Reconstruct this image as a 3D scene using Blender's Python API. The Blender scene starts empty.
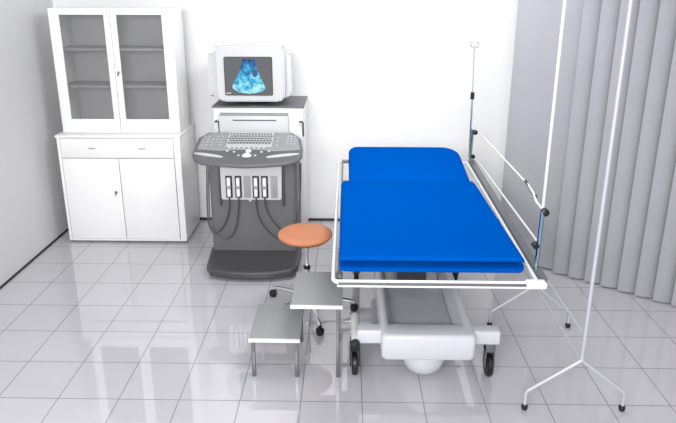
import bpy, bmesh, math
from mathutils import Vector, Matrix

sc = bpy.context.scene
COL = sc.collection
PI = math.pi

# ------------------------------------------------------------------ camera
f_px, W, H = 600.2, 676, 423
yaw, pitch, roll = -0.0158, 0.2905, 0.00184
cy_, sy_ = math.cos(yaw), math.sin(yaw)
fw = Vector((sy_ * math.cos(pitch), cy_ * math.cos(pitch), -math.sin(pitch)))
rt = Vector((cy_, -sy_, 0)); up = rt.cross(fw)
rt2 = math.cos(roll) * rt + math.sin(roll) * up
up2 = -math.sin(roll) * rt + math.cos(roll) * up
cam_d = bpy.data.cameras.new('camera')
cam = bpy.data.objects.new('camera', cam_d); COL.objects.link(cam)
mw = Matrix((rt2, up2, -fw)).transposed().to_4x4()
mw.translation = Vector((1.7707, -2.5728, 2.0125))
cam.matrix_world = mw
cam_d.sensor_fit = 'HORIZONTAL'; cam_d.sensor_width = 36
cam_d.lens = f_px / W * 36
cam_d.shift_x = 1.18 / W; cam_d.shift_y = -44.8 / W
cam_d.clip_start = 0.05
sc.camera = cam

# ------------------------------------------------------------------ world, lights, exposure
w = bpy.data.worlds.new('world'); sc.world = w; w.use_nodes = True
w.node_tree.nodes['Background'].inputs[0].default_value = (0.96, 0.97, 1.0, 1)
w.node_tree.nodes['Background'].inputs[1].default_value = 0.88
def area(name, loc, target, sx, sy, power, col=(1, 1, 1)):
    d = bpy.data.lights.new(name, 'AREA'); d.shape = 'RECTANGLE'; d.size = sx; d.size_y = sy
    d.energy = power; d.color = col
    o = bpy.data.objects.new(name, d); COL.objects.link(o); o.location = loc
    o.rotation_euler = (Vector(target) - Vector(loc)).to_track_quat('-Z', 'Y').to_euler()
    return o
area('front_light', (1.0, -3.6, 2.4), (1.5, 2.2, 0.8), 2.4, 1.0, 165)
area('overhead_fill', (2.2, 0.7, 2.78), (1.2, 1.9, 0.7), 1.2, 0.5, 40)  # added fill with no fixture, brightens the back wall and cabinet side
sc.view_settings.view_transform = 'Standard'; sc.view_settings.look = 'None'
sc.view_settings.exposure = 0.0; sc.view_settings.gamma = 1.0
sc.view_settings.use_curve_mapping = False

# ------------------------------------------------------------------ helpers
def lin(c): return tuple(((x / 255) / 12.92 if x / 255 <= 0.04045 else ((x / 255 + 0.055) / 1.055) ** 2.4) for x in c)
def mat(name, rgb, rough=0.5, metal=0.0, coat=0.0, noise=0.0, nscale=40, spec=0.5, bump=0.0):
    m = bpy.data.materials.new(name); m.use_nodes = True
    nt = m.node_tree; p = nt.nodes['Principled BSDF']
    c = lin(rgb)
    p.inputs['Base Color'].default_value = (*c, 1)
    p.inputs['Roughness'].default_value = rough; p.inputs['Metallic'].default_value = metal
    p.inputs['Coat Weight'].default_value = coat; p.inputs['Specular IOR Level'].default_value = spec
    tc = nt.nodes.new('ShaderNodeTexCoord'); n = nt.nodes.new('ShaderNodeTexNoise')
    n.inputs['Scale'].default_value = nscale; nt.links.new(tc.outputs['Object'], n.inputs['Vector'])
    if noise > 0:
        mx = nt.nodes.new('ShaderNodeMix'); mx.data_type = 'RGBA'
        mx.inputs[6].default_value = (*[v * (1 - noise) for v in c], 1)
        mx.inputs[7].default_value = (*[min(1, v * (1 + noise)) for v in c], 1)
        nt.links.new(n.outputs['Fac'], mx.inputs[0]); nt.links.new(mx.outputs[2], p.inputs['Base Color'])
    if bump > 0:
        b = nt.nodes.new('ShaderNodeBump'); b.inputs['Strength'].default_value = bump; b.inputs['Distance'].default_value = 0.002
        nt.links.new(n.outputs['Fac'], b.inputs['Height']); nt.links.new(b.outputs['Normal'], p.inputs['Normal'])
    return m

def smooth(bm, ang=38):
    bm.normal_update()
    for f in bm.faces: f.smooth = True
    for e in bm.edges:
        if len(e.link_faces) == 2 and e.calc_face_angle(0) > math.radians(ang): e.smooth = False

class MB:
    def __init__(s): s.bm = bmesh.new()
    def box(s, x0, x1, y0, y1, z0, z1, bev=0.0, seg=2, M=None):
        t = bmesh.new(); bmesh.ops.create_cube(t, size=1)
        for v in t.verts: v.co = Vector((x0 + (v.co.x + .5) * (x1 - x0), y0 + (v.co.y + .5) * (y1 - y0), z0 + (v.co.z + .5) * (z1 - z0)))
        if bev > 0: bmesh.ops.bevel(t, geom=t.edges[:], offset=bev, segments=seg, affect='EDGES', profile=0.5)
        if M is not None: bmesh.ops.transform(t, matrix=M, verts=t.verts)
        s.join(t); return s
    def join(s, t):
        me = bpy.data.meshes.new('tmp'); t.to_mesh(me); t.free(); s.bm.from_mesh(me); bpy.data.meshes.remove(me)
    def tube(s, pts, r, seg=12, radii=None, closed=False):
        P = [Vector(p) for p in pts]; n = len(P); rings = []
        T = []
        for i in range(n):
            a = P[(i - 1) % n] if (closed or i > 0) else P[i]; b = P[(i + 1) % n] if (closed or i < n - 1) else P[i]
            T.append((b - a).normalized())
        ref = Vector((0, 0, 1)) if abs(T[0].z) < 0.9 else Vector((1, 0, 0))
        N = (ref - ref.dot(T[0]) * T[0]).normalized()
        for i in range(n):
            N = (N - N.dot(T[i]) * T[i]).normalized(); B = T[i].cross(N)
            rr = radii[i] if radii else r
            rings.append([s.bm.verts.new(P[i] + rr * (math.cos(2 * PI * k / seg) * N + math.sin(2 * PI * k / seg) * B)) for k in range(seg)])
        for i in range(n if closed else n - 1):
            A, C = rings[i], rings[(i + 1) % n]
            for k in range(seg): s.bm.faces.new((A[k], A[(k + 1) % seg], C[(k + 1) % seg], C[k]))
        if not closed:
            s.bm.faces.new(rings[0][::-1]); s.bm.faces.new(rings[-1])
        return s
    def lathe(s, prof, c, seg=32, axis='Z'):
        c = Vector(c); rings = []
        def pt(r, h, a):
            x, y = r * math.cos(a), r * math.sin(a)
            return c + (Vector((x, y, h)) if axis == 'Z' else Vector((h, x, y)) if axis == 'X' else Vector((x, h, y)))
        for r, h in prof:
            rings.append([s.bm.verts.new(pt(max(r, 1e-4), h, 2 * PI * k / seg)) for k in range(seg)])
        for i in range(len(rings) - 1):
            for k in range(seg): s.bm.faces.new((rings[i][k], rings[i][(k + 1) % seg], rings[i + 1][(k + 1) % seg], rings[i + 1][k]))
        s.bm.faces.new(rings[0][::-1]); s.bm.faces.new(rings[-1])
        return s
    def prism(s, poly, h0, h1, axis='Z', bev=0.0):
        t = bmesh.new()
        def P(a, b, h): return {'Z': (a, b, h), 'X': (h, a, b), 'Y': (a, h, b)}[axis]
        A = [t.verts.new(P(a, b, h0)) for a, b in poly]; B = [t.verts.new(P(a, b, h1)) for a, b in poly]
        t.faces.new(A[::-1]); t.faces.new(B); n = len(poly)
        for i in range(n): t.faces.new((A[i], A[(i + 1) % n], B[(i + 1) % n], B[i]))
        bmesh.ops.recalc_face_normals(t, faces=t.faces[:])
        if bev > 0: bmesh.ops.bevel(t, geom=t.edges[:], offset=bev, segments=2, affect='EDGES')
        s.join(t); return s
    def pad(s, outline, z0, z1, r, crown=0.0, zf=None, rs=4):
        """closed outline (ccw), rounded edge radius r, crown on the top; zf(x,y) is added to z"""
        O = [Vector((a, b, 0)) for a, b in outline]; n = len(O)
        c = sum(O, Vector()) / n
        nrm = []
        for i in range(n):
            t = (O[(i + 1) % n] - O[i - 1]).normalized(); nrm.append(Vector((t.y, -t.x, 0)))
        rings = []
        def ring(inset, z, sc_=1.0):
            vs = []
            for i in range(n):
                p = O[i] - nrm[i] * inset
                p = c + (p - c) * sc_
                zz = z + (zf(p.x, p.y) if zf else 0)
                vs.append(s.bm.verts.new((p.x, p.y, zz)))
            rings.append(vs)
        ring(r, z0, 0.5)
        for k in range(rs + 1):
            a = -PI / 2 + PI / 2 * k / rs; ring(r - r * math.cos(a), z0 + r + r * math.sin(a))
        for k in range(rs + 1):
            a = PI / 2 * k / rs; ring(r - r * math.cos(a), z1 - r + r * math.sin(a))
        for q in (0.93, 0.85, 0.7, 0.5, 0.25):
            ring(r, z1 + crown * (1 - q ** 2), q)
        for i in range(len(rings) - 1):
            for k in range(n): s.bm.faces.new((rings[i][k], rings[i][(k + 1) % n], rings[i + 1][(k + 1) % n], rings[i + 1][k]))
        s.bm.faces.new(rings[0][::-1]); s.bm.faces.new(rings[-1])
        return s
    def build(s, name, m, parent=None, loc=None, sm=True, ang=38):
        org = root_loc(parent) if parent is not None else Vector(loc or (0, 0, 0))
        bmesh.ops.recalc_face_normals(s.bm, faces=s.bm.faces[:])
        if sm: smooth(s.bm, ang)
        for v in s.bm.verts: v.co -= org
        me = bpy.data.meshes.new(name); s.bm.to_mesh(me); s.bm.free()
        me.materials.append(m)
        o = bpy.data.objects.new(name, me); COL.objects.link(o)
        if parent is not None: o.parent = parent
        else: o.location = org
        return o

def root_loc(o):
    while o.parent is not None: o = o.parent
    return Vector(o.location)
def tag(o, label, cat, group=None):
    o['label'] = label; o['category'] = cat
    if group: o['group'] = group
    return o
def thing(name, label, cat, loc, group=None):
    o = bpy.data.objects.new(name, None); COL.objects.link(o); o.location = loc; o.empty_display_size = 0.1
    return tag(o, label, cat, group)
def struct(o): o['kind'] = 'structure'; return o
def rrect(x0, x1, y0, y1, r, seg=6):
    if not isinstance(r, (list, tuple)): r = [r] * 4
    out = []
    for (cx, cy, a0, rr) in ((x1 - r[0], y0 + r[0], -PI / 2, r[0]), (x1 - r[1], y1 - r[1], 0, r[1]), (x0 + r[2], y1 - r[2], PI / 2, r[2]), (x0 + r[3], y0 + r[3], PI, r[3])):
        for k in range(seg + 1):
            a = a0 + PI / 2 * k / seg; out.append((cx + rr * math.cos(a), cy + rr * math.sin(a)))
    return out
def dense(poly, step=0.03):
    out = []
    for i in range(len(poly)):
        a, b = Vector(poly[i]), Vector(poly[(i + 1) % len(poly)])
        n = max(1, int((b - a).length / step))
        for k in range(n): out.append(tuple(a + (b - a) * k / n))
    return out
def spline(pts, n=8):
    P = [Vector(p) for p in pts]; P = [P[0]] + P + [P[-1]]; out = []
    for i in range(1, len(P) - 2):
        for k in range(n):
            t = k / n; a, b, c, d = P[i - 1], P[i], P[i + 1], P[i + 2]
            out.append(0.5 * ((2 * b) + (c - a) * t + (2 * a - 5 * b + 4 * c - d) * t * t + (3 * b - a - 3 * c + d) * t ** 3))
    out.append(P[-2]); return out

# ------------------------------------------------------------------ materials
M_wall = mat('wall_paint', (238, 238, 238), 0.6, noise=0.01, nscale=6)
M_wall_shade = mat('shaded_wall_paint', (212, 212, 212), 0.6, noise=0.01, nscale=6)  # wall paint greyed to carry the left wall's shade in the colour
M_skirt = mat('dark_skirting', (40, 40, 42), 0.5)
M_white = mat('white_lacquer', (240, 240, 240), 0.35, noise=0.01, nscale=10)
M_cabin = mat('cabinet_interior', (176, 176, 176), 0.6, noise=0.02)
M_chrome = mat('chrome', (225, 227, 230), 0.12, 1.0, noise=0.02)
M_steel = mat('brushed_steel', (128, 129, 132), 0.35, 0.7, noise=0.03)
M_blackp = mat('black_plastic', (14, 14, 15), 0.4, noise=0.05)
M_dark = mat('charcoal_plastic', (100, 100, 102), 0.45, noise=0.03)
M_dark2 = mat('dark_trim_plastic', (66, 66, 68), 0.4, noise=0.03)
M_gray = mat('grey_panel', (150, 150, 152), 0.45, noise=0.03)
M_lgray = mat('light_grey_panel', (196, 196, 198), 0.45, noise=0.02)
M_offw = mat('off_white_plastic', (232, 232, 233), 0.35, noise=0.01)
M_mon = mat('monitor_plastic', (200, 201, 203), 0.4, noise=0.01)
M_hood = mat('monitor_hood_plastic', (214, 214, 216), 0.45, noise=0.01)
M_wmetal = mat('white_metal', (236, 236, 238), 0.25, noise=0.01)
M_blue = mat('blue_vinyl', (0, 80, 170), 0.6, noise=0.02, nscale=12, spec=0.0)
M_orange = mat('orange_vinyl', (196, 128, 94), 0.5, spec=0.25, noise=0.02, nscale=60)
M_tread = mat('grey_rubber_tread', (148, 149, 151), 0.9, noise=0.03, nscale=90, spec=0.0)
M_tray = mat('pale_plastic_shell', (204, 205, 210), 0.3, noise=0.01)
M_pad = mat('grey_pad', (172, 173, 180), 0.15, noise=0.04, nscale=5)
M_blind = mat('grey_blind_fabric', (163, 163, 168), 0.85, noise=0.05, nscale=5, bump=0.1)
M_alu = mat('polished_aluminium', (198, 198, 205), 0.5, 0.3, noise=0.02)
M_teal = mat('blued_steel_tube', (150, 178, 188), 0.15, 1.0, noise=0.03)

def glass_mat(name, tint, trans):
    m = bpy.data.materials.new(name); m.use_nodes = True; nt = m.node_tree
    p = nt.nodes['Principled BSDF']; out = nt.nodes['Material Output']
    p.inputs['Base Color'].default_value = (*lin(tint), 1); p.inputs['Roughness'].default_value = 0.06
    tr = nt.nodes.new('ShaderNodeBsdfTransparent'); mx = nt.nodes.new('ShaderNodeMixShader')
    n = nt.nodes.new('ShaderNodeTexNoise'); n.inputs['Scale'].default_value = 3
    mr = nt.nodes.new('ShaderNodeMapRange'); mr.inputs[3].default_value = trans - 0.03; mr.inputs[4].default_value = trans + 0.03
    nt.links.new(n.outputs['Fac'], mr.inputs[0]); nt.links.new(mr.outputs[0], mx.inputs[0])
    nt.links.new(p.outputs[0], mx.inputs[1]); nt.links.new(tr.outputs[0], mx.inputs[2]); nt.links.new(mx.outputs[0], out.inputs[0])
    return m
M_glass = glass_mat('smoked_glass', (150, 150, 152), 0.84)

# floor tiles
M_floor = bpy.data.materials.new('floor_tiles'); M_floor.use_nodes = True
nt = M_floor.node_tree; p = nt.nodes['Principled BSDF']
tc = nt.nodes.new('ShaderNodeTexCoord'); br = nt.nodes.new('ShaderNodeTexBrick')
br.offset = 0; br.squash = 1
br.inputs['Scale'].default_value = 1; br.inputs['Brick Width'].default_value = 0.31; br.inputs['Row Height'].default_value = 0.31
br.inputs['Mortar Size'].default_value = 0.0036; br.inputs['Mortar Smooth'].default_value = 0.3; br.inputs['Bias'].default_value = 0
br.inputs['Color1'].default_value = (*lin((197, 195, 200)), 1); br.inputs['Color2'].default_value = (*lin((194, 192, 197)), 1)
br.inputs['Mortar'].default_value = (*lin((150, 149, 151)), 1)
nt.links.new(tc.outputs['Object'], br.inputs['Vector'])
nz = nt.nodes.new('ShaderNodeTexNoise'); nz.inputs['Scale'].default_value = 2.5; nz.inputs['Detail'].default_value = 5
nt.links.new(tc.outputs['Object'], nz.inputs['Vector'])
mx = nt.nodes.new('ShaderNodeMix'); mx.data_type = 'RGBA'; mx.blend_type = 'MULTIPLY'; mx.inputs[0].default_value = 0.10
nt.links.new(br.outputs['Color'], mx.inputs[6]); nt.links.new(nz.outputs['Fac'], mx.inputs[7])
nt.links.new(mx.outputs[2], p.inputs['Base Color'])
bp = nt.nodes.new('ShaderNodeBump'); bp.inputs['Strength'].default_value = 0.4; bp.inputs['Distance'].default_value = 0.001; bp.invert = True
nt.links.new(br.outputs['Fac'], bp.inputs['Height']); nt.links.new(bp.outputs['Normal'], p.inputs['Normal'])
p.inputs['Roughness'].default_value = 0.012; p.inputs['IOR'].default_value = 2.0

# ------------------------------------------------------------------ room
XL, YB, ZC = -0.63, 2.463, 2.85
struct(MB().box(XL - 0.1, 5.6, -4.2, YB + 0.1, -0.1, 0).build('floor', M_floor, sm=False))
struct(MB().box(XL - 0.1, XL, -4.2, YB + 0.1, 0, ZC).build('wall_left', M_wall_shade, sm=False))
struct(MB().box(XL, 5.6, YB, YB + 0.1, 0, ZC).build('wall_back', M_wall, sm=False))
dv = Vector((0.8026, -0.5965, 0)); dn = Vector((-0.5965, -0.8026, 0))        # along the blind, and towards the room
B0 = Vector((2.965, 1.767, 0))
Q = B0 - dn * 0.075
diag = [Q + dv * 0.0, Q + dv * 3.3, Q + dv * 3.3 - dn * 0.1, Q - dn * 0.1]
struct(MB().prism([(v.x, v.y) for v in diag], 0, ZC).build('wall_right', M_wall, sm=False))
struct(MB().box(XL - 0.1, 5.6, -0.6, YB + 0.1, ZC, ZC + 0.1).build('ceiling', M_wall, sm=False))
struct(MB().box(XL, XL + 0.008, -4.2, YB, 0, 0.014).build('baseboard_left', M_skirt, sm=False))
struct(MB().box(XL + 0.008, 5.6, YB - 0.008, YB, 0, 0.022).build('baseboard_back', M_skirt, sm=False))

# ------------------------------------------------------------------ vertical blind on the slanted wall
bl = thing('vertical_blind', 'tall grey vertical blind covering the slanted right wall', 'blind', (B0.x, B0.y, 0))
def strip(pts, z0, z1, th=0.0012):
    m = MB(); F = [Vector(q) for q in pts]; n = len(F); vs = []
    for q in F:
        a = q + dn * th; b = q - dn * th
        vs.append([m.bm.verts.new((a.x, a.y, z0)), m.bm.verts.new((a.x, a.y, z1)), m.bm.verts.new((b.x, b.y, z1)), m.bm.verts.new((b.x, b.y, z0))])
    for i in range(n - 1):
        for k in range(4): m.bm.faces.new((vs[i][k], vs[i][(k + 1) % 4], vs[i + 1][(k + 1) % 4], vs[i + 1][k]))
    m.bm.faces.new(vs[0][::-1]); m.bm.faces.new(vs[-1])
    return m
flat = [B0 + dv * (0.46 * k / 12) + dn * (0.018 + 0.006 * math.sin(k * 0.9)) for k in range(13)]
strip(flat, 0.012, 2.7).build('end_panel', M_blind, bl)
t0 = 0.451
while t0 < 2.9:
    pts = [B0 + dv * (t0 + 0.125 * k / 10) + dn * (0.056 - 0.052 * (k / 10) ** 1.6 + 0.008 * math.sin(PI * k / 10)) for k in range(11)]
    strip(pts, 0.012, 2.7).build('slat', M_blind, bl)
    t0 += 0.111
rail = [B0 + dn * 0.065, B0 + dv * 3.1 + dn * 0.065, B0 + dv * 3.1 - dn * 0.01, B0 - dn * 0.01]
MB().prism([(v.x, v.y) for v in rail], 2.7, 2.75, bev=0.003).build('head_rail', M_white, bl)

# ------------------------------------------------------------------ medicine cabinet
cb = thing('medicine_cabinet', 'tall white cabinet with two glass doors above a drawer and two doors', 'cabinet', (0, 1.94, 0))
m = MB(); Yf, Yb = 1.938, 2.385
m.box(-0.49, -0.468, Yf, Yb, 0.02, 0.885, .002); m.box(0.425, 0.475, Yf, Yb, 0.02, 0.885, .002)
m.box(-0.468, 0.425, Yf, Yb, 0.02, 0.035); m.box(-0.468, 0.425, Yf + .01, Yb, 0.72, 0.728); m.box(-0.468, 0.425, Yb - .015, Yb, 0.02, 0.885)
m.build('lower_body', M_white, cb)
MB().box(-0.498, 0.480, Yf - .006, Yb, 0.885, 0.905, .003).build('counter', M_white, cb)
MB().box(-0.463, 0.421, Yf - .004, Yf + .4, 0.731, 0.880, .003).build('drawer', M_white, cb)
drawer = [o for o in COL.objects if o.name == 'drawer'][0]
for hx in (-0.217, 0.177):
    MB().tube([(hx - .025, Yf - .004, .803), (hx - .02, Yf - .016, .803), (hx + .02, Yf - .016, .803), (hx + .025, Yf - .004, .803)], .003, 8).build('handle', M_steel, drawer)
for i, (a, b) in enumerate(((-0.463, -0.0195), (-0.0145, 0.421))):
    d = MB().box(a, b, Yf - .004, Yf + .014, 0.038, 0.717, .003).build('door', M_white, cb)
    if i == 0:
        MB().lathe([(.012, 0), (.012, -.004), (.006, -.006), (.005, -.018), (.001, -.019)], (-0.062, Yf - .004, .44), 16, 'Y').box(-.066, -.058, Yf - .022, Yf - .018, .415, .445, .001).build('lock', M_steel, d)
for fx in (-0.475, 0.458):
    for fy in (Yf + .02, Yb - .03):
        MB().lathe([(.012, 0), (.012, .02)], (fx, fy, 0), 12).build('foot', M_steel, cb)
Yu, Yb = 2.0, 2.29; m = MB()
m.box(-0.457, -0.44, Yu + .018, Yb, .905, 1.86, .002); m.box(0.453, 0.47, Yu + .018, Yb, .905, 1.86, .002)
m.box(-0.44, 0.453, Yu + .018, Yb, 1.84, 1.858); m.box(-0.44, 0.453, Yu + .018, Yb, .905, .925)
m.build('upper_body', M_white, cb)
MB().box(-0.44, 0.453, Yb - .012, Yb - .001, .925, 1.84).build('back_panel', M_cabin, cb)
m = MB()
for z in (1.545, 1.262): MB().box(-0.44, 0.453, Yu + .035, Yb - .012, z, z + .018, .002).build('shelf', M_gray, cb)
for i, (a, b, g0, g1) in enumerate(((-0.457, 0.001, -.38, -.044), (0.0045, 0.47, .05, .39))):
    m = MB(); zb, zt = .912, 1.86
    m.box(a, g0, Yu, Yu + .018, zb, zt, .002); m.box(g1, b, Yu, Yu + .018, zb, zt, .002)
    m.box(g0, g1, Yu, Yu + .018, zb, 1.021, .0015); m.box(g0, g1, Yu, Yu + .018, 1.813, zt, .0015)
    d = m.build('glass_door', M_white, cb)
    MB().box(g0, g1, Yu + .007, Yu + .011, 1.021, 1.813).build('glass_pane', M_glass, d)
    if i == 1:
        MB().lathe([(.010, 0), (.010, -.004), (.005, -.006), (.004, -.016), (.001, -.017)], (.03, Yu, 1.385), 16, 'Y').box(.024, .036, Yu - .02, Yu - .016, 1.36, 1.39, .001).build('lock', M_steel, d)

# ------------------------------------------------------------------ ultrasound machine
um = thing('ultrasound_machine', 'grey and white ultrasound machine with monitor showing a blue scan', 'medical machine', (1.09, 1.85, 0))
MB().box(0.742, 1.440, 1.965, 2.43, 0.0, 1.125, .012).build('rear_housing', M_offw, um)
MB().box(0.736, 1.446, 1.955, 2.435, 1.125, 1.136, .003).build('top_plate', M_dark, um)
m = MB(); m.box(0.798, 1.330, 1.90, 1.99, 0.80, 1.074, .010)
fh = m.build('front_housing', M_mon, um)
MB().prism(rrect(0.803, 1.325, 1.905, 1.985, .01), 1.074, 1.086).build('dark_cover', M_gray, um)
MB().box(0.905, 1.238, 1.896, 1.902, 1.036, 1.044, .002).build('vent_slot', M_dark2, fh)
# column
MB().prism(rrect(0.77, 1.41, 1.58, 1.98, [.03, .005, .005, .03]), 0.04, 0.80).build('column', M_dark, um)
MB().prism(rrect(0.80, 1.40, 1.45, 2.38, .03), 0.012, 0.05).build('base', M_dark2, um)
fo = dense([(0.765, 1.37), (0.80, 1.31), (0.95, 1.275), (1.10, 1.265), (1.25, 1.275), (1.39, 1.31), (1.43, 1.37), (1.44, 1.60), (1.435, 1.66), (0.755, 1.66), (0.75, 1.60)])
MB().pad(fo, 0.035, 0.095, 0.018, zf=lambda x, y: 0.10 * (y - 1.45)).build('foot_rest', M_dark2, um)
# control desk
def dz(x, y): return 0.32 * (y - 1.6)
do = dense([(0.655, 1.60), (0.68, 1.545), (0.74, 1.51), (0.90, 1.485), (1.05, 1.475), (1.20, 1.485), (1.36, 1.51), (1.43, 1.545), (1.455, 1.60), (1.455, 1.68), (1.43, 1.82), (1.36, 1.90), (0.72, 1.90), (0.655, 1.82), (0.65, 1.68)])
desk = MB().pad(do, 0.820, 0.852, 0.013, zf=dz).build('control_desk', M_dark, um)
po = dense([(0.68, 1.665), (0.85, 1.645), (0.95, 1.66), (1.15, 1.66), (1.25, 1.645), (1.435, 1.665), (1.412, 1.81), (1.345, 1.88), (0.738, 1.88), (0.685, 1.81)])
MB().pad(po, 0.844, 0.858, 0.004, zf=dz, rs=2).build('button_panel', M_gray, desk)
def key(name, mt, x, y, sx, sy, h=0.006, base=0.856):
    z = base + dz(x, y)
    MB().box(x - sx / 2, x + sx / 2, y - sy / 2, y + sy / 2, z, z + h, .0015, 1).build(name, mt, desk)
z0 = 0.852
MB().prism([(1.69, z0 + dz(0, 1.69)), (1.872, z0 + dz(0, 1.872)), (1.872, z0 + .018 + dz(0, 1.872)), (1.69, z0 + .012 + dz(0, 1.69))], 0.885, 1.225, 'X', bev=.002).build('keyboard', M_lgray, desk)
for r in range(5):
    for c in range(14): key('key', M_dark, .905 + c * .0231 + (.006 if r % 2 else -.003), 1.722 + r * .030, .015, .018, .007, .867)
for r in range(4):
    for c in range(5):
        if (r * 5 + c) % 7 != 3: key('button', M_lgray, .705 + c * .034, 1.71 + r * .038, .014, .012)
for r in range(4):
    for c in range(3): key('button', M_lgray, 1.335 + c * .026, 1.73 + r * .034, .015, .016)
for c in range(8): key('button', M_offw, .915 + c * .036, 1.675, .016, .008)
for r in range(3): key('button', M_lgray, 1.26, 1.71 + r * .05, .016, .014)
for a, b in (((0.672, 1.605), (0.885, 1.560)), ((1.20, 1.560), (1.43, 1.605))):
    A = Vector((a[0], a[1], .856 + dz(*a))); B = Vector((b[0], b[1], .856 + dz(*b)))
    MB().tube([A + (B - A) * k / 6 for k in range(7)], .012, 10, radii=[.006, .011, .013, .0135, .013, .011, .006]).build('palm_rest', M_lgray, desk)
MB().lathe([(.036, 0), (.036, .008), (.028, .012), (.022, .018), (.012, .024), (.001, .026)], (1.055, 1.585, .844), 20).build('trackball', M_offw, desk)
MB().lathe([(.022, 0), (.022, .012), (.018, .015), (.001, .016)], (1.06, 1.640, .862), 16).build('round_button', M_offw, desk)
for dx, dy in ((-.06, 0), (.06, 0), (-.10, .045), (.10, .045), (-.15, .055), (.155, .055)):
    MB().lathe([(.009, 0), (.009, .006), (.001, .008)], (1.055 + dx, 1.585 + dy, .852 + dz(0, 1.585 + dy)), 12).build('round_button', M_offw, desk)
# probe holder plate on the column
pp = MB().prism([(0.862, .778), (0.862, .528), (0.872, .520), (1.06, .520), (1.072, .500), (1.084, .520), (1.292, .520), (1.302, .528), (1.308, .778)], 1.556, 1.582, 'Y', bev=.003).build('probe_plate', M_lgray, um)
slots = [.922, .99, 1.054, 1.118, 1.182, 1.251]
for i, x in enumerate(slots):
    emp = i in (2, 5)
    MB().box(x - .024, x + .024, 1.551, 1.557, .538, .705, .002 if emp else .002).build('probe_slot', M_gray if emp else M_blackp, pp)
for a in (0.846, 1.310): MB().box(a, a + .014, 1.562, 1.582, .47, .785, .004).build('plate_side_shade', M_dark2, um)  # dark strips standing in for the shade along the plate's sides
# hangers
for x in (.786, 1.437):
    MB().tube(spline([(x, 1.97, .90), (x, 1.955, .98), (x, 1.95, 1.01), (x - .015, 1.945, 1.022), (x - .028, 1.94, 1.015)]), .007, 8).build('cable_hook', M_dark2, um)
MB().lathe([(.03, -.008), (.036, 0), (.03, .012), (.02, .014), (.018, .008), (.001, .006)], (1.385, 1.975, .985), 20, 'Y').build('side_socket', M_gray, um)
# monitor
mon = MB().prism([(.835, 1.176), (1.26, 1.176), (1.296, 1.194), (1.307, 1.25), (1.305, 1.581), (1.294, 1.5965), (.799, 1.5965), (.788, 1.581), (.784, 1.256), (.795, 1.199)], 1.93, 2.03, 'Y', bev=.012).build('monitor', M_mon, um)
MB().prism([(.735, 1.188), (1.316, 1.188), (1.345, 1.225), (1.345, 1.515), (1.330, 1.530), (.722, 1.530), (.708, 1.515), (.708, 1.214)], 2.03, 2.28, 'Y', bev=.012).build('monitor_hood', M_hood, mon)
MB().box(.722, .742, 2.024, 2.032, 1.203, 1.209, .001).build('side_button', M_dark2, mon)
MB().prism(rrect(.854, 1.216, 1.226, 1.516, .012), 1.924, 1.931, 'Y').build('screen_frame', M_blackp, mon)
def emis(name, build):
    m = bpy.data.materials.new(name); m.use_nodes = True; nt = m.node_tree; p = nt.nodes['Principled BSDF']; build(nt, p); return m
def scr(nt, p):
    p.inputs['Base Color'].default_value = (.02, .02, .022, 1); p.inputs['Roughness'].default_value = .15
    p.inputs['Emission Color'].default_value = (.11, .11, .12, 1); p.inputs['Emission Strength'].default_value = 1
M_screen = emis('dark_screen', scr)
def fan(nt, p):
    p.inputs['Base Color'].default_value = (0, .01, .02, 1); p.inputs['Roughness'].default_value = .15
    tc = nt.nodes.new('ShaderNodeTexCoord'); n = nt.nodes.new('ShaderNodeTexNoise'); n.inputs['Scale'].default_value = 26; n.inputs['Detail'].default_value = 6; n.inputs['Roughness'].default_value = .7
    nt.links.new(tc.outputs['Object'], n.inputs['Vector'])
    r = nt.nodes.new('ShaderNodeValToRGB'); e = r.color_ramp.elements
    e[0].position = .30; e[0].color = (*lin((10, 40, 80)), 1); e[1].position = .74; e[1].color = (*lin((190, 245, 255)), 1)
    a = e.new(.45); a.color = (*lin((30, 110, 180)), 1); b = e.new(.58); b.color = (*lin((70, 190, 225)), 1)
    sp = nt.nodes.new('ShaderNodeSeparateXYZ'); nt.links.new(tc.outputs['Object'], sp.inputs[0])
    mr = nt.nodes.new('ShaderNodeMapRange'); mr.inputs[1].default_value = 1.50; mr.inputs[2].default_value = 1.28; mr.inputs[3].default_value = -.12; mr.inputs[4].default_value = .16
    nt.links.new(sp.outputs['Z'], mr.inputs[0]); ad = nt.nodes.new('ShaderNodeMath'); ad.operation = 'ADD'
    nt.links.new(n.outputs['Fac'], ad.inputs[0]); nt.links.new(mr.outputs[0], ad.inputs[1])
    nt.links.new(ad.outputs[0], r.inputs[0]); nt.links.new(r.outputs[0], p.inputs['Emission Color']); p.inputs['Emission Strength'].default_value = 1
M_fan = emis('blue_scan', fan)
def fan2(nt, p):
    p.inputs['Base Color'].default_value = (0, .01, .02, 1)
    p.inputs['Emission Color'].default_value = (*lin((22, 70, 120)), 1); p.inputs['Emission Strength'].default_value = 1
M_fan2 = emis('deep_blue_scan', fan2)
MB().prism(rrect(.858, 1.212, 1.230, 1.512, .008), 1.9215, 1.924, 'Y').build('screen', M_screen, mon)
fp = [(0.996, 1.501), (1.089, 1.501), (1.098, 1.44), (1.124, 1.375), (1.161, 1.285), (1.142, 1.26), (1.089, 1.246), (1.041, 1.241), (0.99, 1.246), (0.953, 1.254), (0.916, 1.28), (0.912, 1.299), (0.943, 1.36), (0.974, 1.415)][::-1]
scan = MB().prism(fp, 1.9195, 1.9215, 'Y').build('scan_image', M_fan, mon)
MB().box(.864, .90, 1.9195, 1.9215, 1.240, 1.247).build('screen_caption', M_lgray, mon)
MB().prism([(1.085 + .020 * math.cos(k * PI / 6), 1.395 + .030 * math.sin(k * PI / 6)) for k in range(12)], 1.918, 1.9195, 'Y').build('scan_shadow', M_fan2, mon)
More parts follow.
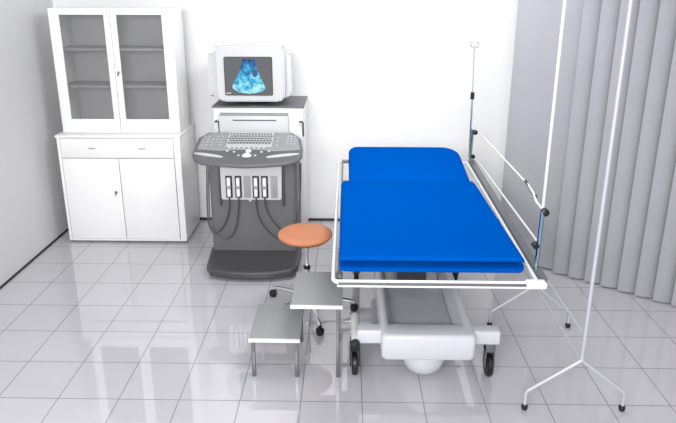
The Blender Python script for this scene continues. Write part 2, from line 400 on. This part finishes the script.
MB().lathe([(.13, 0), (.13, .01), (.09, .022), (.06, .03), (.06, .06)], (1.05, 2.09, 1.135), 32).build('monitor_stand', M_dark2, um)

# ------------------------------------------------------------------ ultrasound probes in the holder, with cables
def probe(i, x, label, cable):
    r = thing('ultrasound_probe', label, 'probe', (x, 1.54, .535), 'white ultrasound probes in the holder')
    MB().box(x - .013, x + .013, 1.532, 1.552, .55, .695, .007).build('handle', M_offw, r)
    MB().box(x - .016, x + .016, 1.529, 1.552, .61, .636, .004).build('band', M_gray, r)
    MB().tube(spline(cable, 8), .0055, 8).build('cable', M_dark2, r)
Y1 = 1.545
probe(0, slots[0], 'leftmost white probe in the holder, its cable looping left', [(.922, Y1, .552), (.920, Y1, .49), (.905, Y1, .40), (.865, 1.54, .31), (.80, 1.54, .262), (.757, 1.56, .32), (.738, 1.62, .46), (.732, 1.68, .62), (.735, 1.70, .755)])
probe(1, slots[1], 'second white probe from the left, its cable looping lowest', [(.99, Y1, .552), (.988, Y1, .48), (.975, Y1, .38), (.95, 1.54, .28), (.90, 1.535, .225), (.84, 1.535, .232), (.775, 1.555, .30), (.752, 1.62, .44), (.745, 1.68, .60), (.75, 1.70, .755)])
probe(2, slots[3], 'third white probe, right of the empty middle slot', [(1.118, Y1, .552), (1.118, Y1, .48), (1.135, Y1, .38), (1.19, 1.54, .29), (1.27, 1.54, .22), (1.37, 1.54, .22), (1.425, 1.60, .36), (1.430, 1.68, .56), (1.428, 1.70, .755)])
probe(3, slots[4], 'rightmost white probe, beside the empty end slot', [(1.182, Y1, .552), (1.184, Y1, .48), (1.21, Y1, .40), (1.26, 1.54, .33), (1.32, 1.54, .27), (1.39, 1.55, .31), (1.425, 1.63, .44), (1.432, 1.70, .60), (1.432, 1.73, .755)])

# ------------------------------------------------------------------ round stool
SX, SY = 1.527, 0.900
st = thing('round_stool', 'round orange swivel stool on a five-armed chrome base', 'stool', (SX, SY, 0))
MB().lathe([(.02, .504), (.135, .508), (.162, .517), (.170, .528), (.169, .538), (.160, .545), (.12, .548), (.001, .549)], (SX - .008, SY, 0), 48).build('seat', M_orange, st)
MB().lathe([(.03, .488), (.122, .492), (.137, .501), (.127, .508), (.02, .508)], (SX, SY, 0), 40).build('seat_plate', M_chrome, st)
MB().lathe([(.011, .22), (.011, .49)], (SX, SY, 0), 16).build('gas_lift', M_chrome, st)
MB().lathe([(.021, .298), (.023, .312), (.015, .319), (.012, .319)], (SX, SY, 0), 20).build('collar', M_blackp, st)
MB().lathe([(.030, .075), (.032, .10), (.020, .12), (.018, .299)], (SX, SY, 0), 20).build('column', M_chrome, st)
for k in range(5):
    a = math.radians(k * 72 + 0); d = Vector((math.cos(a), math.sin(a), 0)); c = Vector((SX, SY, 0))
    lg = MB().tube(spline([c + d * .02 + Vector((0, 0, .10)), c + d * .14 + Vector((0, 0, .092)), c + d * .26 + Vector((0, 0, .075)), c + d * .305 + Vector((0, 0, .056))], 5), .014, 10, radii=None).build('leg', M_chrome, st)
    e = c + d * .303
    MB().lathe([(.006, .050), (.012, .047), (.024, .038), (.027, .022), (.022, .004), (.014, 0.0)], (e.x, e.y, 0), 18).build('caster', M_blackp, lg)

# ------------------------------------------------------------------ step stool
ss = thing('step_stool', 'grey two-step stool with white front edges beside the bed', 'step stool', (1.51, .40, 0))
for (a, b, y1, z) in ((1.262, 1.532, .57, .228), (1.488, 1.757, .59, .430)):
    tr = MB().box(a, b, .205, y1, z - .018, z, .003).build('tread', M_tread, ss)
    MB().box(a - .002, b + .002, .192, .207, z - .016, z + .002, .003).build('front_edge', M_wmetal, tr)
for x, z in ((1.283, .210), (1.514, .210), (1.735, .412)):
    MB().box(x - .010, x + .010, .196, .214, 0, z, .003).build('leg', M_steel, ss)
for x, z in ((1.283, .210), (1.514, .412), (1.735, .412)):
    MB().box(x - .010, x + .010, .530, .548, 0, z, .003).build('leg', M_steel, ss)
m = MB(); m.box(1.508, 1.520, .210, .55, .19, .2095); m.build('cross_brace', M_steel, ss)

# ------------------------------------------------------------------ hospital bed
bd = thing('examination_bed', 'wheeled examination bed with bright blue vinyl mattress', 'bed', (2.2, .9, 0))
zr = .742
lf, rf, lb, rb = 1.716, 2.645, 1.716, 2.695
fr = [(x + (rb - rf) * max(0, min(1, (y + .1) / 1.9)) * (1 if x > 2.2 else 0), y, zr - .013) for x, y in rrect(lf, rf, -.112, 1.845, [.02, .03, .03, .035], 5)]
MB().tube(fr, .0095, 12, closed=True).build('frame', M_wmetal, bd)
fb = MB().tube([(1.735, -.122, .717), (2.62, -.122, .717)], .0065, 10).build('front_bar', M_wmetal, bd)
MB().tube([(1.735, -.122, .741), (2.62, -.122, .741)], .0065, 10).build('front_bar', M_wmetal, bd)
MB().box(1.74, 2.62, -.127, -.117, .722, .736).build('front_insert', M_steel, bd)
MB().box(1.738, 1.752, -.06, 1.83, zr - .02, zr - .002, .003).build('left_rail', M_steel, bd)
MB().prism([(2.656, -.09), (2.692, -.09), (2.758, 1.88), (2.712, 1.88)], zr - .02, zr + .006, bev=.003).build('right_rail', M_steel, bd)
MB().box(1.74, 1.80, 1.832, 1.852, zr - .02, zr + .006, .003).build('rear_bracket', M_steel, bd)
m = MB(); m.box(2.585, 2.680, -.135, -.085, zr - .032, zr + .002, .012, 3); m.build('corner_block', M_wmetal, bd)
m = MB(); m.box(1.735, 1.748, .0, .26, .66, .73, .003); m.build('rail_lock', M_blackp, bd)
# under-mattress boards
m = MB(); m.box(1.80, 2.58, .02, 1.06, .736, .748, .003); m.box(1.80, 2.56, 1.09, 1.69, .735, .750, .003)
for y in (.25, .80, 1.35): m.box(1.745, 2.64, y - .015, y + .015, .715, .738, .003)
m.build('support_board', M_dark2, bd)
# foot section of mattress with the rolled double lip
def foot_section():
    m = MB(); x0, x1, y0, y1, zb, zt = 1.742, 2.596, -.055, 1.100, .748, .828
    R = .026; us = []
    N = 8
    for k in range(N + 1):
        a = PI / 2 * k / N; us.append((x0 + R - R * math.cos(a), R - R * math.sin(a)))
    for k in range(1, 30): us.append((x0 + R + (x1 - x0 - 2 * R) * k / 30, 0.0))
    for k in range(N + 1):
        a = PI / 2 * k / N; us.append((x1 - R + R * math.sin(a), R - R * math.cos(a)))
    rings = []
    for x, e in us:
        g = max(0.0, min(1.0, (x - x0) / .05)) * max(0.0, min(1.0, (x1 + .03 - x) / .05)); g = g * g * (3 - 2 * g)
        zm = (zb + zt) / 2; pr = []
        h = (zt - zb) / 4; hl = .0125
        def lip(zc, a0, a1, n=8):
            for k in range(n + 1):
                a = a0 + (a1 - a0) * k / n
                q = hl - e * .3; pr.append((y0 + h - max(.004, h - e * .6) * math.cos(a), zc + (1 if zc > zm else -1) * (.0) + q * math.sin(a)))
        pr.append((y1 - .04, zt - e)); 
        for k in range(1, 12): pr.append((y1 - .04 + (y0 + h - (y1 - .04)) * k / 12, zt - e))
        lip(zt - e - hl + e * .3, PI / 2, -PI / 2 * .75)
        pr.append((y0 + h + .07 * g, zm + .008)); pr.append((y0 + h + .07 * g, zm - .008))
        lip(zb + e + hl - e * .3, PI / 2 * .75, -PI / 2)
        for k in range(1, 12): pr.append((y0 + h + (y1 - .04 - y0 - h) * k / 12, zb + e))
        for k in range(9):
            a = -PI / 2 + PI * k / 9; pr.append((y1 - .04 + (.04 - e) * math.cos(a), zm + ((zt - zb) / 2 - e) * math.sin(a)))
        rings.append([m.bm.verts.new((x, y, z)) for y, z in pr])
    n = len(rings[0])
    for i in range(len(rings) - 1):
        for k in range(n): m.bm.faces.new((rings[i][k], rings[i][(k + 1) % n], rings[i + 1][(k + 1) % n], rings[i + 1][k]))
    m.bm.faces.new(rings[0][::-1]); m.bm.faces.new(rings[-1])
    return m.build('foot_section', M_blue, bd, ang=60)
foot_section()
ho = dense(rrect(1.790, 2.580, 1.085, 1.67, [.02, .13, .07, .02], 8), .03)
MB().pad(ho, .752, .808, .024, crown=.024, zf=lambda x, y: 0.17 * max(0, y - 1.10)).build('head_section', M_blue, bd, ang=60)
MB().box(1.80, 2.57, 1.60, 1.66, .750, .80, .003).build('headrest_bracket', M_steel, bd)
# base shell with a recessed pad
def shell():
    m = MB()
    O = rrect(1.958, 2.445, .11, 1.40, [.03, .06, .06, .03], 6); I = rrect(1.998, 2.392, .215, 1.33, [.02, .03, .03, .02], 6)
    n = len(O)
    def sc2(P, d):
        cx, cy = sum(p[0] for p in P) / n, sum(p[1] for p in P) / n
        return [(p[0] + (d if p[0] < cx else -d), p[1] + (d if p[1] < cy else -d)) for p in P]
    R = []
    for P, z in ((sc2(O, .03), .165), (sc2(O, .008), .170), (sc2(O, .001), .182), (O, .275), (sc2(O, .004), .298), (sc2(O, .012), .309), (sc2(O, .02), .312), (sc2(I, -.010), .312), (sc2(I, -.003), .309), (I, .300), (sc2(I, .03), .225)):
        R.append([m.bm.verts.new((a, b, z)) for a, b in P])
    for i in range(len(R) - 1):
        for k in range(n): m.bm.faces.new((R[i][k], R[i][(k + 1) % n], R[i + 1][(k + 1) % n], R[i + 1][k]))
    m.bm.faces.new(R[0][::-1]); m.bm.faces.new(R[-1])
    return m.build('base_shell', M_tray, bd)
sh = shell()
MB().prism(rrect(2.034, 2.356, .251, 1.294, .02), .225, .237, bev=.002).build('recessed_pad', M_pad, sh)
MB().lathe([(.045, .030), (.075, .036), (.10, .06), (.12, .11), (.126, .166)], (2.195, .255, 0), 40).build('pump_bowl', M_tray, bd)
for y in (.225, 1.28):
    MB().box(1.835, 2.585, y - .04, y + .035, .215, .295, .012, 3).build('cross_bar', M_tray, bd)
sd = MB().tube([(1.825, .165, .235), (1.825, .43, .235)], .022, 16).build('side_tube', M_wmetal, bd)
MB().lathe([(.019, -.010), (.0245, -.008), (.0245, .004), (.019, .006)], (1.825, .160, .235), 20, 'Y').build('end_cap', M_blackp, sd)
for x, y in ((1.825, .24), (2.545, .24), (1.85, 1.33), (2.55, 1.33)):
    fk = MB().box(x - .026, x - .019, y - .03, y + .02, .06, .19, .002).box(x + .019, x + .026, y - .03, y + .02, .06, .19, .002).box(x - .026, x + .026, y - .03, y + .03, .155, .213, .004).build('caster_fork', M_blackp if x < 2 else M_steel, bd)
    MB().lathe([(.03, -.016), (.058, -.016), (.066, -.008), (.066, .008), (.058, .016), (.03, .016)], (x, y, .066), 28, 'X').build('wheel', M_blackp, fk)
# lifting columns between base and frame
for y in (.90, 1.22):
    MB().box(2.10, 2.28, y - .05, y + .05, .237, .52, .006).build('lift_column', M_dark2, bd)
    MB().box(2.12, 2.26, y - .035, y + .035, .52, .715, .004).build('lift_column', M_steel, bd)
# side rail on the right
def cl(o, c, r=.018):
    return MB().lathe([(r * .7, -.016), (r, -.012), (r, .012), (r * .7, .016)], c, 18, 'Y').build('clamp', M_blackp, o)
post = MB().tube([(2.675, .03, .745), (2.678, .03, 1.025)], .0105, 12).build('rail_post', M_teal, bd)
cl(post, (2.690, .035, 1.02)); cl(post, (2.664, .035, .855), .017)
post2 = MB().tube([(2.722, 1.865, .745), (2.727, 1.865, .985)], .0105, 12).build('rail_post', M_teal, bd)
cl(post2, (2.745, 1.86, .965)); cl(post2, (2.740, 1.86, .775), .016)
MB().tube([(2.690, .04, 1.02), (2.735, .30, .975), (2.745, .38, .99), (2.768, .60, .985), (2.785, .70, .962), (2.783, 1.84, .958)], .0065, 10).build('guard_bar', M_wmetal, bd)
MB().tube([(2.745, .345, .984), (2.768, .61, .984)], .0085, 10).build('grip', M_blackp, bd)
MB().tube([(2.672, .04, .855), (2.735, .25, .79), (2.775, 1.84, .745)], .0065, 10).build('guard_bar', M_wmetal, bd)

# ------------------------------------------------------------------ iv pole on the bed's far corner
iv = thing('iv_pole', 'slender chrome drip pole with hooks at the far bed corner', 'iv pole', (2.722, 1.89, .76))
MB().tube([(2.720, 1.893, .76), (2.713, 1.893, 1.24)], .0085, 10).build('lower_pole', M_chrome, iv)
MB().tube([(2.713, 1.893, 1.22), (2.703, 1.893, 1.60)], .0045, 10).build('upper_pole', M_chrome, iv)
MB().lathe([(.010, -.03), (.015, -.026), (.015, .018), (.010, .024)], (2.713, 1.893, 1.24), 16).build('collar', M_blackp, iv)
for k in range(4):
    a = PI / 4 + k * PI / 2; d = Vector((math.cos(a), math.sin(a), 0)); c = Vector((2.703, 1.893, 1.60))
    MB().tube(spline([c, c + d * .018 + Vector((0, 0, -.006)), c + d * .035 + Vector((0, 0, .004)), c + d * .038 + Vector((0, 0, .022)), c + d * .026 + Vector((0, 0, .032))], 5), .0028, 8).build('hook', M_chrome, iv)

# ------------------------------------------------------------------ folding screen frame at the right
ps = thing('privacy_screen', 'tall white tubular screen frame standing right of the bed', 'screen', (2.92, .34, 0))
for y, in ((-.04,), (.72,)):
    m = MB().tube([(2.917, y, .275), (2.917, y, 2.30)], .0088, 12).build('pole', M_alu if y < 0 else M_wmetal, ps)  # rear pole is white: its bright reflection is put into the colour
    for s, bx in ((-1, 2.666), (1, 3.147)):
        lg = MB().tube([(2.917, y, .285), (2.917 + (bx - 2.917) * .96, y, .112), (bx, y, .098), (bx, y, .03)], .0095, 10).build('leg', M_alu, ps)
        MB().lathe([(.008, .034), (.013, .030), (.0165, .018), (.013, .003), (.007, 0)], (bx, y, 0), 16).build('caster', M_blackp, lg)
for z in (.282, .42, 2.30):
    MB().tube([(2.917, -.04, z), (2.917, .72, z)], .006, 10).build('cross_bar', M_alu, ps)
